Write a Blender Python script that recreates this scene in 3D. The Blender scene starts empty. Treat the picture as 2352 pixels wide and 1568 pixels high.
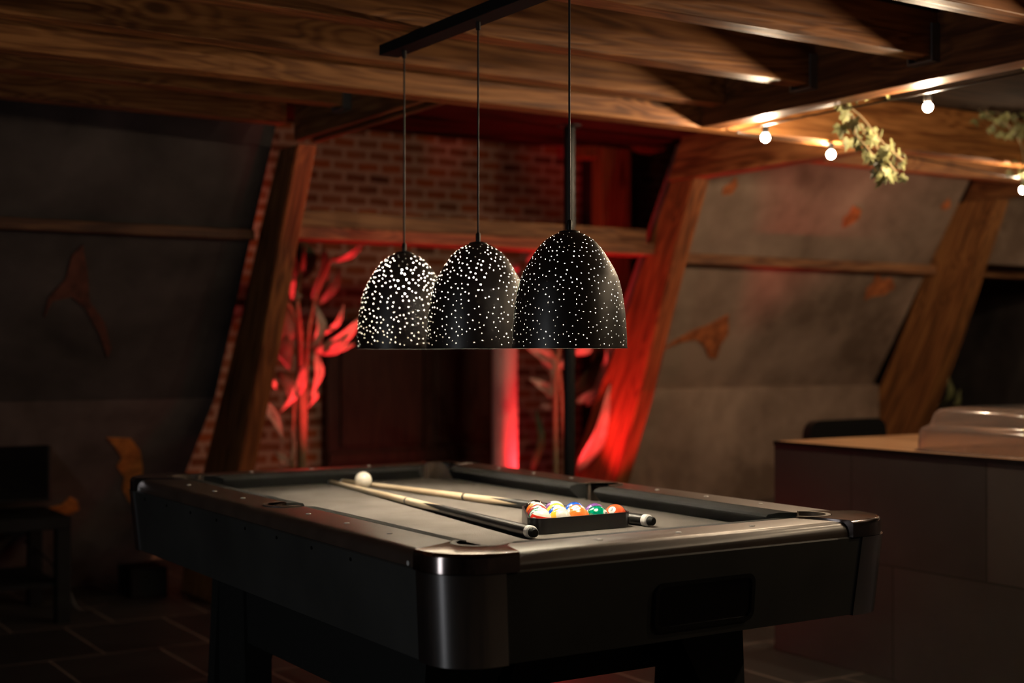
import bpy, bmesh, math, random
import numpy as np
from mathutils import Vector, Matrix
PI = math.pi
C = bpy.context.scene.collection
S = bpy.context.scene
random.seed(7)

# ------------------------------------------------------------ camera, world, exposure
F_PX, YAW, PITCH = 3163.47, 0.5678, 0.0065
CAM = Vector((-1.897, -3.259, 1.192))
FW = Vector((math.sin(YAW)*math.cos(PITCH), math.cos(YAW)*math.cos(PITCH), math.sin(PITCH)))
RT = Vector((math.cos(YAW), -math.sin(YAW), 0))
UP = RT.cross(FW)
cd = bpy.data.cameras.new('camera')
cam = bpy.data.objects.new('camera', cd)
C.objects.link(cam)
cd.sensor_width = 36
cd.lens = F_PX/2352*36
cd.clip_start = 0.05
cam.matrix_world = Matrix(((RT.x, UP.x, -FW.x, CAM.x), (RT.y, UP.y, -FW.y, CAM.y), (RT.z, UP.z, -FW.z, CAM.z), (0, 0, 0, 1)))
cd.dof.use_dof = True
cd.dof.focus_distance = 3.2
cd.dof.aperture_fstop = 2.0
S.camera = cam
w = bpy.data.worlds.new('world')
S.world = w
w.use_nodes = True
w.node_tree.nodes['Background'].inputs[0].default_value = (0.55, 0.6, 0.7, 1)
w.node_tree.nodes['Background'].inputs[1].default_value = 0.004
S.view_settings.view_transform = 'Standard'
S.view_settings.look = 'None'
S.view_settings.exposure = 0.0
S.view_settings.gamma = 1
S.view_settings.use_curve_mapping = False

WARM = (1.0, 0.62, 0.33)
def point(name, loc, power, col, r=0.03):
    l = bpy.data.lights.new(name, 'POINT')
    l.energy = power; l.color = col; l.shadow_soft_size = r
    o = bpy.data.objects.new(name, l); o.location = loc; C.objects.link(o)
    return o

al = bpy.data.lights.new('added_side_fill', 'AREA'); al.shape = 'RECTANGLE'; al.size = .5; al.size_y = 1.9; al.energy = 10.5; al.color = (.94, .97, 1.0)  # unseen area light, added to lift the table's left side and chrome
ao = bpy.data.objects.new('added_side_fill', al); ao.location = (-4.0, -1.0, 1.15); C.objects.link(ao)
ao.rotation_euler = Vector((1, .1, -.05)).to_track_quat('-Z', 'Y').to_euler()
def ray(u, v):
    return FW + RT*((u-1176)/F_PX) - UP*((v-784)/F_PX)
def onx(u, v, x):
    d = ray(u, v); return CAM + d*((x-CAM.x)/d.x)
def ony(u, v, y):
    d = ray(u, v); return CAM + d*((y-CAM.y)/d.y)

# ------------------------------------------------------------ materials
def newmat(name):
    m = bpy.data.materials.new(name); m.use_nodes = True
    nt = m.node_tree
    return m, nt, nt.nodes['Principled BSDF']
def simple(name, col, rough=0.5, metal=0.0, coat=0.0, bump=0.0, bscale=60, spec=0.5, var=0.0, vscale=8):
    m, nt, b = newmat(name)
    b.inputs['Base Color'].default_value = (*col, 1)
    b.inputs['Roughness'].default_value = rough
    b.inputs['Metallic'].default_value = metal
    b.inputs['Coat Weight'].default_value = coat
    b.inputs['Coat Roughness'].default_value = .28 if coat == .8 else .03
    b.inputs['Specular IOR Level'].default_value = spec
    tc = nt.nodes.new('ShaderNodeTexCoord')
    n = nt.nodes.new('ShaderNodeTexNoise'); n.inputs['Scale'].default_value = vscale; n.inputs['Detail'].default_value = 5
    nt.links.new(tc.outputs['Object'], n.inputs['Vector'])
    if var > 0:
        r = nt.nodes.new('ShaderNodeValToRGB')
        r.color_ramp.elements[0].position = .3; r.color_ramp.elements[1].position = .7
        r.color_ramp.elements[0].color = (*[c*(1-var) for c in col], 1)
        r.color_ramp.elements[1].color = (*[min(1, c*(1+var)) for c in col], 1)
        nt.links.new(n.outputs[0], r.inputs[0]); nt.links.new(r.outputs[0], b.inputs['Base Color'])
    if bump > 0:
        n2 = nt.nodes.new('ShaderNodeTexNoise'); n2.inputs['Scale'].default_value = bscale; n2.inputs['Detail'].default_value = 4
        nt.links.new(tc.outputs['Object'], n2.inputs['Vector'])
        bp = nt.nodes.new('ShaderNodeBump'); bp.inputs['Strength'].default_value = bump; bp.inputs['Distance'].default_value = .01
        nt.links.new(n2.outputs[0], bp.inputs['Height']); nt.links.new(bp.outputs[0], b.inputs['Normal'])
    return m
def emit(name, col, strength):
    m, nt, b = newmat(name)
    b.inputs['Base Color'].default_value = (*col, 1)
    b.inputs['Emission Color'].default_value = (*col, 1)
    b.inputs['Emission Strength'].default_value = strength
    return m
def wood(name, c1, c2, c3, axis=0, rough=0.55, fine=1.0, rot=(0, 0, 0), spec=.4, knots=True):
    """grain running along one object axis, growth rings, knots"""
    m, nt, b = newmat(name)
    N = nt.nodes.new; L = nt.links.new
    tc = N('ShaderNodeTexCoord'); oi = N('ShaderNodeObjectInfo')
    mp = N('ShaderNodeMapping'); mp.inputs['Rotation'].default_value = rot
    sc = [9*fine]*3; sc[axis] = .7*fine
    mp2 = N('ShaderNodeMapping'); mp2.inputs['Scale'].default_value = sc
    off = N('ShaderNodeVectorMath'); off.operation = 'ADD'
    ml = N('ShaderNodeMath'); ml.operation = 'MULTIPLY'; ml.inputs[1].default_value = 37.0
    L(oi.outputs['Random'], ml.inputs[0])
    L(tc.outputs['Object'], mp.inputs[0]); L(mp.outputs[0], off.inputs[0]); L(ml.outputs[0], off.inputs[1]); L(off.outputs[0], mp2.inputs[0])
    # knots pull the rings aside
    kn = N('ShaderNodeTexVoronoi'); kn.inputs['Scale'].default_value = 1.0
    mk = N('ShaderNodeMapping'); ks = [4.5]*3; ks[axis] = 1.7; mk.inputs['Scale'].default_value = ks
    L(off.outputs[0], mk.inputs[0]); L(mk.outputs[0], kn.inputs['Vector'])
    kr = N('ShaderNodeMapRange'); kr.inputs[1].default_value = 0; kr.inputs[2].default_value = .35; kr.inputs[3].default_value = 1; kr.inputs[4].default_value = 0
    L(kn.outputs['Distance'], kr.inputs[0])
    n = N('ShaderNodeTexNoise'); n.inputs['Scale'].default_value = 1.0; n.inputs['Detail'].default_value = 3; n.inputs['Distortion'].default_value = .6
    L(mp2.outputs[0], n.inputs['Vector'])
    add = N('ShaderNodeMath'); add.operation = 'MULTIPLY_ADD'; add.inputs[1].default_value = .35 if knots else 0
    L(kr.outputs[0], add.inputs[0]); L(n.outputs[0], add.inputs[2])
    rg = N('ShaderNodeMath'); rg.operation = 'MULTIPLY'; rg.inputs[1].default_value = 60
    L(add.outputs[0], rg.inputs[0])
    sn = N('ShaderNodeMath'); sn.operation = 'SINE'; L(rg.outputs[0], sn.inputs[0])
    fn = N('ShaderNodeTexNoise'); fn.inputs['Scale'].default_value = 5; fn.inputs['Detail'].default_value = 6
    L(mp2.outputs[0], fn.inputs['Vector'])
    mx = N('ShaderNodeMath'); mx.operation = 'MULTIPLY_ADD'; mx.inputs[1].default_value = .13
    L(sn.outputs[0], mx.inputs[0]); L(fn.outputs[0], mx.inputs[2])
    r = N('ShaderNodeValToRGB'); e = r.color_ramp.elements
    e[0].position = .28; e[0].color = (*c1, 1); e[1].position = .72; e[1].color = (*c3, 1)
    k = e.new(.5); k.color = (*c2, 1)
    L(mx.outputs[0], r.inputs[0])
    big = N('ShaderNodeTexNoise'); big.inputs['Scale'].default_value = .35; big.inputs['Detail'].default_value = 2
    L(mp2.outputs[0], big.inputs['Vector'])
    mix = N('ShaderNodeMix'); mix.data_type = 'RGBA'; mix.blend_type = 'MULTIPLY'
    br = N('ShaderNodeMapRange'); br.inputs[1].default_value = .35; br.inputs[2].default_value = .65; br.inputs[3].default_value = 0; br.inputs[4].default_value = .6
    L(big.outputs[0], br.inputs[0]); L(br.outputs[0], mix.inputs[0])
    L(r.outputs[0], mix.inputs[6]); mix.inputs[7].default_value = (.55, .45, .4, 1)
    kd = N('ShaderNodeMix'); kd.data_type = 'RGBA'
    kr2 = N('ShaderNodeMapRange'); kr2.inputs[1].default_value = .10; kr2.inputs[2].default_value = .05; kr2.inputs[3].default_value = 0; kr2.inputs[4].default_value = .75 if knots else 0
    L(kn.outputs['Distance'], kr2.inputs[0]); L(kr2.outputs[0], kd.inputs[0])
    L(mix.outputs[2], kd.inputs[6]); kd.inputs[7].default_value = (*[c*.35 for c in c1], 1)
    L(kd.outputs[2], b.inputs['Base Color'])
    b.inputs['Roughness'].default_value = rough
    b.inputs['Specular IOR Level'].default_value = spec
    bp = N('ShaderNodeBump'); bp.inputs['Strength'].default_value = .35; bp.inputs['Distance'].default_value = .004
    L(mx.outputs[0], bp.inputs['Height']); L(bp.outputs[0], b.inputs['Normal'])
    return m
def plaster(name, c1, c2, rough=.9, scale=1.4):
    m, nt, b = newmat(name)
    N = nt.nodes.new; L = nt.links.new
    tc = N('ShaderNodeTexCoord')
    a = N('ShaderNodeTexNoise'); a.inputs['Scale'].default_value = scale; a.inputs['Detail'].default_value = 7; a.inputs['Distortion'].default_value = .8
    c = N('ShaderNodeTexNoise'); c.inputs['Scale'].default_value = scale*7; c.inputs['Detail'].default_value = 5
    L(tc.outputs['Object'], a.inputs['Vector']); L(tc.outputs['Object'], c.inputs['Vector'])
    mm = N('ShaderNodeMath'); mm.operation = 'MULTIPLY_ADD'; mm.inputs[1].default_value = .3
    L(c.outputs[0], mm.inputs[0]); L(a.outputs[0], mm.inputs[2])
    r = N('ShaderNodeValToRGB'); e = r.color_ramp.elements
    e[0].position = .48; e[0].color = (*c1, 1); e[1].position = .82; e[1].color = (*c2, 1)
    L(mm.outputs[0], r.inputs[0]); L(r.outputs[0], b.inputs['Base Color'])
    b.inputs['Roughness'].default_value = rough
    b.inputs['Specular IOR Level'].default_value = .2
    bp = N('ShaderNodeBump'); bp.inputs['Strength'].default_value = .5; bp.inputs['Distance'].default_value = .01
    L(mm.outputs[0], bp.inputs['Height']); L(bp.outputs[0], b.inputs['Normal'])
    return m
def bricktex(name, plane, bw, bh, cols, mortar, msize=.008, off=.5, origin=(0, 0), rough=.85, distort=.02, bump=.6, spec=.2, smooth=.1):
    m, nt, b = newmat(name)
    N = nt.nodes.new; L = nt.links.new
    tc = N('ShaderNodeTexCoord'); sp = N('ShaderNodeSeparateXYZ'); cb = N('ShaderNodeCombineXYZ')
    L(tc.outputs['Object'], sp.inputs[0])
    L(sp.outputs['XYZ'.index(plane[0].upper())], cb.inputs[0]); L(sp.outputs['XYZ'.index(plane[1].upper())], cb.inputs[1])
    mp = N('ShaderNodeMapping'); mp.inputs['Location'].default_value = (-origin[0], -origin[1], 0)
    L(cb.outputs[0], mp.inputs[0])
    nz = N('ShaderNodeTexNoise'); nz.inputs['Scale'].default_value = 9; nz.inputs['Detail'].default_value = 3
    L(tc.outputs['Object'], nz.inputs['Vector'])
    sb = N('ShaderNodeVectorMath'); sb.operation = 'SUBTRACT'; sb.inputs[1].default_value = (.5, .5, .5); L(nz.outputs['Color'], sb.inputs[0])
    sc = N('ShaderNodeVectorMath'); sc.operation = 'SCALE'; sc.inputs['Scale'].default_value = distort; L(sb.outputs[0], sc.inputs[0])
    ad = N('ShaderNodeVectorMath'); L(mp.outputs[0], ad.inputs[0]); L(sc.outputs[0], ad.inputs[1])
    bt = N('ShaderNodeTexBrick'); bt.offset = off
    bt.inputs['Scale'].default_value = 1; bt.inputs['Mortar Size'].default_value = msize; bt.inputs['Mortar Smooth'].default_value = smooth
    bt.inputs['Brick Width'].default_value = bw; bt.inputs['Row Height'].default_value = bh
    bt.inputs['Color1'].default_value = (0, 0, 0, 1); bt.inputs['Color2'].default_value = (1, 1, 1, 1); bt.inputs['Mortar'].default_value = (0, 0, 0, 1)
    L(ad.outputs[0], bt.inputs['Vector'])
    n2 = N('ShaderNodeTexNoise'); n2.inputs['Scale'].default_value = 3.5; n2.inputs['Detail'].default_value = 6; L(tc.outputs['Object'], n2.inputs['Vector'])
    av = N('ShaderNodeMix'); av.data_type = 'FLOAT'; av.inputs[0].default_value = .4
    L(bt.outputs['Color'], av.inputs[2]); L(n2.outputs[0], av.inputs[3])
    r = N('ShaderNodeValToRGB'); e = r.color_ramp.elements
    e[0].position = .1; e[0].color = (*cols[0], 1); e[1].position = .9; e[1].color = (*cols[-1], 1)
    for i, cc in enumerate(cols[1:-1]):
        k = e.new(.1+.8*(i+1)/(len(cols)-1)); k.color = (*cc, 1)
    L(av.outputs[0], r.inputs[0])
    mx = N('ShaderNodeMix'); mx.data_type = 'RGBA'
    L(bt.outputs['Fac'], mx.inputs[0]); L(r.outputs[0], mx.inputs[6]); mx.inputs[7].default_value = (*mortar, 1)
    L(mx.outputs[2], b.inputs['Base Color'])
    b.inputs['Roughness'].default_value = rough; b.inputs['Specular IOR Level'].default_value = spec
    h = N('ShaderNodeMath'); h.operation = 'MULTIPLY_ADD'; h.inputs[1].default_value = -1
    L(bt.outputs['Fac'], h.inputs[0]); L(n2.outputs[0], h.inputs[2])
    bp = N('ShaderNodeBump'); bp.inputs['Strength'].default_value = bump; bp.inputs['Distance'].default_value = .008
    L(h.outputs[0], bp.inputs['Height']); L(bp.outputs[0], b.inputs['Normal'])
    return m

PINE = ((.20, .072, .019), (.38, .15, .044), (.56, .245, .078))
M = {
 'joist': wood('joist_pine', *PINE, axis=0, rough=.5),
 'beam_y': wood('tie_pine_shade_tone', (.10, .034, .010), (.19, .07, .022), (.28, .12, .04), axis=1, rough=.5),  # pine colour darkened to hold the shade on the trimmer's side
 'post': wood('post_pine', (.12, .045, .013), (.25, .095, .028), (.36, .15, .045), axis=2, rough=.6, rot=(-.45, 0, 0)),
 'purlin': wood('purlin_wood', (.13, .05, .022), (.25, .105, .042), (.36, .165, .07), axis=0, rough=.7),
 'purlin_dark': wood('dark_rail_wood', (.06, .022, .01), (.11, .045, .02), (.17, .075, .03), axis=0, rough=.7),
 'postv': wood('old_post_wood', *PINE, axis=2, rough=.7),
 'ceil': wood('dark_ceiling_boards', (.02, .012, .008), (.035, .02, .012), (.05, .03, .018), axis=0, rough=.9, spec=.03),
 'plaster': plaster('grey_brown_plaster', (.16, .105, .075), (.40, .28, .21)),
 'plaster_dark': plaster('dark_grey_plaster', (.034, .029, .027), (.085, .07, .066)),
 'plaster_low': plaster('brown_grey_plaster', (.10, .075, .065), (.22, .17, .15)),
 'brick': bricktex('old_red_brick', 'xz', .165, .072, ((.08, .035, .022), (.30, .12, .06), (.40, .17, .09), (.50, .15, .05), (.18, .075, .045)), (.66, .46, .35), msize=.013, distort=.02),
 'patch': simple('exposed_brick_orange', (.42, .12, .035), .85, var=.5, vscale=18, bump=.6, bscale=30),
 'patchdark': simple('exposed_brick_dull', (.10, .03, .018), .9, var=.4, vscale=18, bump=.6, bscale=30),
 'patch_lit': simple('exposed_brick_lit_tone', (.85, .27, .06), .85, var=.4, vscale=18, bump=.6, bscale=30),  # brick colour raised to stand in for light on the low patches
 'floor': bricktex('dark_slate_floor', 'xy', .43, .61, ((.018, .016, .015), (.03, .027, .025), (.045, .038, .034)), (.22, .17, .14), msize=.0045, origin=(.10, .34), rough=.55, distort=.006, bump=.25, spec=.4),
 'bar_tile': bricktex('bar_slate_tile', 'yz', .61, .412, ((.045, .04, .038), (.075, .066, .06), (.11, .09, .08)), (.02, .018, .016), msize=.003, off=.33, origin=(.40, .0), rough=.5, distort=.003, bump=.2, spec=.4),
 'bar_top': wood('bar_top_wood', (.42, .21, .10), (.55, .30, .15), (.66, .40, .21), axis=1, rough=.35, fine=1.5, knots=False),
 'black': simple('black_lacquer', (.006, .006, .006), .35),
 'blackmatte': simple('black_matte', (.007, .007, .007), .75, spec=.2),
 'apron_dark': simple('dark_leg_laminate', (.016, .017, .016), .6, spec=.3),
 'lip': simple('rubber_pocket_lip', (.10, .07, .055), .45),
 'apron': simple('charcoal_laminate', (.037, .037, .034), .55, var=.25, vscale=4),
 'rail': simple('brown_black_laminate', (.060, .037, .026), .42, coat=.8, spec=1.0, var=.3, vscale=10, bump=.04, bscale=20),
 'cloth': simple('charcoal_felt', (.105, .093, .083), .95, spec=.15, var=.18, vscale=9, bump=.35, bscale=500),
 'cushion': simple('charcoal_cushion_cloth', (.028, .028, .029), .9, spec=.2, bump=.2, bscale=500),
 'chrome_plate': simple('bright_chrome', (.75, .73, .74), .16, metal=1),
 'chrome': simple('dark_chrome', (.42, .36, .35), .14, metal=1),
 'steel': simple('brushed_steel', (.45, .43, .4), .25, metal=1),
 'dot': simple('pearl_sight', (.8, .78, .74), .3),
 'screw': simple('black_screw', (.004, .004, .004), .4),
 'cord': simple('black_cable', (.012, .009, .008), .4),
 'rack': simple('black_plastic_rack', (.010, .009, .010), .28),
 'maple': wood('cue_maple', (.74, .58, .38), (.82, .68, .47), (.88, .76, .56), axis=2, rough=.25, knots=False, spec=.6),
 'white': simple('white_ring', (.75, .73, .70), .35),
 'tip': simple('cue_tip_leather', (.55, .42, .30), .8),
 'cueball': simple('ivory_ball', (.80, .74, .62), .12, coat=.4),
 'bulb': emit('warm_bulb_glass', (1.0, .76, .50), 1350),
 'shadebulb': emit('pendant_bulb_glass', (1.0, .88, .70), 800),
 'leaf': simple('ivy_leaf', (.25, .25, .105), .5, var=.45, vscale=25),
 'ivystem': simple('ivy_twig', (.28, .20, .10), .7),
 'bigleaf': simple('broad_leaf', (.52, .42, .32), .45, var=.25, vscale=15),
 'darkleaf': simple('dark_green_leaf', (.07, .11, .05), .5, var=.3, vscale=15),
 'stem': simple('plant_stem', (.22, .20, .10), .6, var=.3),
 'pot': simple('terracotta_pot', (.22, .09, .05), .8, bump=.2),
 'soil': simple('potting_soil', (.03, .02, .015), .95, bump=.8),
 'door': wood('dark_door_wood', (.05, .022, .014), (.07, .032, .02), (.09, .045, .028), axis=2, rough=.5),
 'sill': simple('pale_stone_sill', (.45, .40, .36), .8, bump=.3),
 'column': simple('painted_column', (.80, .62, .56), .5, var=.05),
 'polepaint': simple('black_pole_paint', (.010, .009, .009), .4, spec=.3),
 'screen': simple('television_screen', (.004, .004, .005), .15),
 'lens': emit('red_lamp_lens', (1.0, .03, .02), 6),
 'galv': simple('galvanised_hanger', (.30, .32, .33), .4, metal=.8),
}

# ------------------------------------------------------------ mesh helpers
def obj(name, bm, mat, parent=None, smooth=False, loc=None):
    me = bpy.data.meshes.new(name)
    bmesh.ops.recalc_face_normals(bm, faces=bm.faces)
    bm.to_mesh(me); bm.free()
    if smooth:
        for p in me.polygons: p.use_smooth = True
        try: me.set_sharp_from_angle(angle=math.radians(38))
        except Exception: pass
    me.materials.append(mat)
    o = bpy.data.objects.new(name, me)
    if loc is not None: o.location = loc
    C.objects.link(o)
    if parent is not None: o.parent = parent
    return o
def tag(o, label, cat, group=None, kind=None):
    if label: o['label'] = label
    if cat: o['category'] = cat
    if group: o['group'] = group
    if kind: o['kind'] = kind
    return o
def thing(name, label, cat, loc=(0, 0, 0), rotz=0, group=None):
    o = bpy.data.objects.new(name, None); C.objects.link(o)
    o.location = loc; o.rotation_euler = (0, 0, rotz)
    o.empty_display_size = .1
    return tag(o, label, cat, group)
def struct(name, bm, mat, label=None, smooth=False, loc=None):
    o = obj(name, bm, mat, None, smooth, loc); o['kind'] = 'structure'
    if label: o['label'] = label
    return o
def box(bm, x0, x1, y0, y1, z0, z1, bev=0):
    vs = [bm.verts.new((x, y, z)) for x in (x0, x1) for y in (y0, y1) for z in (z0, z1)]
    fs = [(0, 1, 3, 2), (4, 6, 7, 5), (0, 4, 5, 1), (2, 3, 7, 6), (0, 2, 6, 4), (1, 5, 7, 3)]
    ff = [bm.faces.new([vs[i] for i in f]) for f in fs]
    if bev:
        es = set(e for f in ff for e in f.edges)
        bmesh.ops.bevel(bm, geom=list(es), offset=bev, segments=2, affect='EDGES', profile=.5)
    return bm
def B(x0, x1, y0, y1, z0, z1, bev=0):
    return box(bmesh.new(), x0, x1, y0, y1, z0, z1, bev)
def prism(bm, pts, d0, d1, axis='z'):
    """polygon pts extruded from d0 to d1 along an axis"""
    def P(p, d):
        return {'z': (p[0], p[1], d), 'x': (d, p[0], p[1]), 'y': (p[0], d, p[1])}[axis]
    a = [bm.verts.new(P(p, d0)) for p in pts]; b = [bm.verts.new(P(p, d1)) for p in pts]
    f1 = bm.faces.new(a); f2 = bm.faces.new(b[::-1])
    n = len(pts)
    for i in range(n): bm.faces.new((a[i], b[i], b[(i+1) % n], a[(i+1) % n]))
    bmesh.ops.triangulate(bm, faces=[f for f in (f1, f2) if len(f.verts) > 4])
    return bm
def lathe(bm, prof, seg=32, cap0=True, cap1=True, c=(0, 0, 0), close=False):
    rings = []
    for r, z in prof:
        if r < 1e-6: rings.append([bm.verts.new((c[0], c[1], c[2]+z))])
        else: rings.append([bm.verts.new((c[0]+r*math.cos(2*PI*i/seg), c[1]+r*math.sin(2*PI*i/seg), c[2]+z)) for i in range(seg)])
    pr = list(zip(rings, rings[1:]))
    if close: pr.append((rings[-1], rings[0]))
    for a, b in pr:
        for i in range(seg):
            j = (i+1) % seg
            if len(a) == 1 and len(b) == 1: continue
            if len(a) == 1: bm.faces.new((a[0], b[i], b[j]))
            elif len(b) == 1: bm.faces.new((a[i], a[j], b[0]))
            else: bm.faces.new((a[i], a[j], b[j], b[i]))
    if not close:
        if cap0 and len(rings[0]) > 1: bm.faces.new(rings[0][::-1])
        if cap1 and len(rings[-1]) > 1: bm.faces.new(rings[-1])
    return bm
def tube(bm, pts, rad, seg=10):
    pts = [Vector(p) for p in pts]
    if not hasattr(rad, '__len__'): rad = [rad]*len(pts)
    rings = []; prev = None
    for i, p in enumerate(pts):
        t = (pts[min(i+1, len(pts)-1)] - pts[max(i-1, 0)]).normalized()
        ref = Vector((0, 0, 1)) if abs(t.z) < .9 else Vector((1, 0, 0))
        if prev is not None and prev.cross(t).length > 1e-3: u = (prev - t*prev.dot(t)).normalized()
        else: u = t.cross(ref).normalized()
        prev = u; v = t.cross(u)
        rings.append([bm.verts.new(p + (u*math.cos(2*PI*k/seg) + v*math.sin(2*PI*k/seg))*rad[i]) for k in range(seg)])
    for a, b in zip(rings, rings[1:]):
        for k in range(seg): bm.faces.new((a[k], a[(k+1) % seg], b[(k+1) % seg], b[k]))
    bm.faces.new(rings[0][::-1]); bm.faces.new(rings[-1])
    return bm
def smoothpath(pts, n=8):
    pts = [Vector(p) for p in pts]; out = []
    P = [pts[0]*2-pts[1]] + pts + [pts[-1]*2-pts[-2]]
    for i in range(1, len(P)-2):
        for k in range(n):
            t = k/n
            out.append(.5*((2*P[i]) + (P[i+1]-P[i-1])*t + (2*P[i-1]-5*P[i]+4*P[i+1]-P[i+2])*t*t + (3*P[i]-P[i-1]-3*P[i+1]+P[i+2])*t**3))
    out.append(pts[-1]); return out
def arc(cx, cy, r, a0, a1, n=12):
    return [(cx+r*math.cos(a0+(a1-a0)*i/n), cy+r*math.sin(a0+(a1-a0)*i/n)) for i in range(n+1)]
def rrect(a, b, r, n=8):
    p = []
    for sx, sy, a0 in ((1, 1, 0), (-1, 1, PI/2), (-1, -1, PI), (1, -1, 1.5*PI)):
        p += arc(sx*(a-r), sy*(b-r), r, a0, a0+PI/2, n)
    return p

# ------------------------------------------------------------ the room shell
struct('floor', B(-4.2, 6.2, -4.6, 5.0, -.1, 0), M['floor'], 'dark slate floor in staggered slabs')
ZJ = 2.10; ZC = 2.24
struct('ceiling', B(-4.2, 6.2, -4.6, 2.02, ZC, ZC+.05), M['ceil'], 'dark boards above the joists')
# mansard wall: steep upper slope, kink at ledge height, flatter lower slope
prof = [(2.02, 2.24), (2.80, .975), (3.84, 0), (4.1, 0), (3.02, 1.03), (2.2, 2.24)]
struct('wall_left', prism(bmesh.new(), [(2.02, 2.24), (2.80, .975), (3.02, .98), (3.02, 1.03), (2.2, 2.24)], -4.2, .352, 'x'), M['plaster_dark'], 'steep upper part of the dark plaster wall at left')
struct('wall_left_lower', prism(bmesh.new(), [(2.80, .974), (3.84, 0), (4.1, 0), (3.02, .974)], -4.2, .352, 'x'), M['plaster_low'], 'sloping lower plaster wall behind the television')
prof2 = [(2.02, 2.24), (2.80, .985), (2.755, .978), (2.75, .965), (2.75, 0), (2.9, 0), (2.92, .98), (2.2, 2.24)]
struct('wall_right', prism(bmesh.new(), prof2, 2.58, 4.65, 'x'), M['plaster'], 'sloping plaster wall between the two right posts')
bm = B(4.8, 6.2, 2.05, 2.2, 1.70, 2.24)
struct('wall_far_right', bm, M['plaster'], 'plaster strip above the dark recess at far right')
struct('wall_back', B(.0, 6.2, 4.5, 4.65, 0, 3.0), M['brick'], 'old red brick wall at the back of the alcove')
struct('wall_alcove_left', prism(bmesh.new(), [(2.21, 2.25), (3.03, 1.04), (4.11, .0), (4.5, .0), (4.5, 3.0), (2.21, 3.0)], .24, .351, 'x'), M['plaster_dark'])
struct('wall_side', B(6.2, 6.3, -4.6, 5.0, 0, 3.0), M['plaster_dark'])
struct('wall_far_left', B(-4.3, -4.2, -4.6, 5.0, 0, 3.0), M['plaster_dark'])
struct('wall_front', B(-4.2, 6.2, -4.7, -4.6, 0, 3.0), M['plaster_dark'])
# raised dark roof over the alcove
struct('ceiling_alcove', prism(bmesh.new(), [(2.03, 2.25), (4.5, 2.57), (4.5, 2.66), (2.03, 2.34)], .3, 3.14, 'x'), M['ceil'], 'dark roof lining above the brick alcove')
struct('ceiling_alcove_right', B(3.145, 6.2, 1.95, 4.5, 2.80, 2.88), M['ceil'])
struct('wall_upper', B(3.145, 6.2, 1.93, 2.0, 2.295, 2.795), M['ceil'])

# patches where the plaster has come off, on the slopes
def slope_y(z):
    return 2.02+(2.24-z)*(.78/1.265) if z > .975 else 2.80+(.975-z)*(1.04/.975)
def patch(px, wall, name='exposed_brick', mat='patch'):
    z = ony(px[0][0], px[0][1], 2.6).z
    up = ony(px[0][0], px[0][1], 2.6).z > 1.0
    pts = []
    for u, v in px:
        y = 2.5
        for _ in range(12):
            p = ony(u, v, y); y = slope_y(p.z)
        pts.append(ony(u, v, y))
    n = Vector((0, -.85, -.52)) if up else Vector((0, -.68, -.73))
    bm = bmesh.new()
    a = [bm.verts.new(p+n*.006) for p in pts]; b = [bm.verts.new(p-n*.004) for p in pts]
    f = [bm.faces.new(a), bm.faces.new(b[::-1])]
    for i in range(len(pts)): bm.faces.new((a[i], b[i], b[(i+1) % len(pts)], a[(i+1) % len(pts)]))
    bmesh.ops.triangulate(bm, faces=f)
    o = obj(name, bm, M[mat], wall); o['label'] = 'orange brick showing through the plaster'
    return o
WR = bpy.data.objects['wall_right']; WL = bpy.data.objects['wall_left']; WLL = bpy.data.objects['wall_left_lower']
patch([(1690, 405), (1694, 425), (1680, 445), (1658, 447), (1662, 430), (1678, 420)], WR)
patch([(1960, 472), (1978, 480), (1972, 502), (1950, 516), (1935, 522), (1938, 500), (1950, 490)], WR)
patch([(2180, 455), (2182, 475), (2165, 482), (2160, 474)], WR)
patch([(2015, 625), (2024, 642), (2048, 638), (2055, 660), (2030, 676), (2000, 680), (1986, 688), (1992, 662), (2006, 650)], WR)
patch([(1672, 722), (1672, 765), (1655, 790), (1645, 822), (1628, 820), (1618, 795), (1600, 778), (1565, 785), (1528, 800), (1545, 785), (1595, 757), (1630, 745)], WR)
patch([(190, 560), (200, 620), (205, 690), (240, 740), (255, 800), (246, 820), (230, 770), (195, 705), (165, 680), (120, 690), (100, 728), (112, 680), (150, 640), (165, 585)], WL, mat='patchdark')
patch([(245, 1004), (300, 1006), (322, 1035), (328, 1075), (322, 1120), (312, 1158), (295, 1150), (280, 1120), (286, 1095), (268, 1070), (280, 1050), (262, 1022)], WLL, mat='patch_lit')
patch([(160, 1140), (178, 1150), (182, 1168), (160, 1180), (135, 1176), (112, 1166), (140, 1158)], WLL, mat='patch_lit')

# door and window-like features inside the alcove
d = struct('door_1', B(1.66, 2.90, 4.40, 4.47, 0, 1.38, .004), M['door'], 'low dark brown double door under the brickwork')
for x0, x1 in ((1.74, 2.30), (2.40, 2.84)):
    obj('door_panel', B(x0, x1, 4.375, 4.405, .60, 1.30, .008), M['door'], d)
obj('door_rail', B(1.66, 2.90, 4.37, 4.40, .50, .57, .006), M['door'], d)
obj('door_mullion', B(2.32, 2.38, 4.37, 4.40, .57, 1.36, .004), M['door'], d)
tag(obj('window_sill', B(1.0, 1.72, 4.36, 4.52, 1.40, 1.45, .006), M['sill']), 'pale stone sill on the brick wall behind the leafy plant', 'sill')

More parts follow.
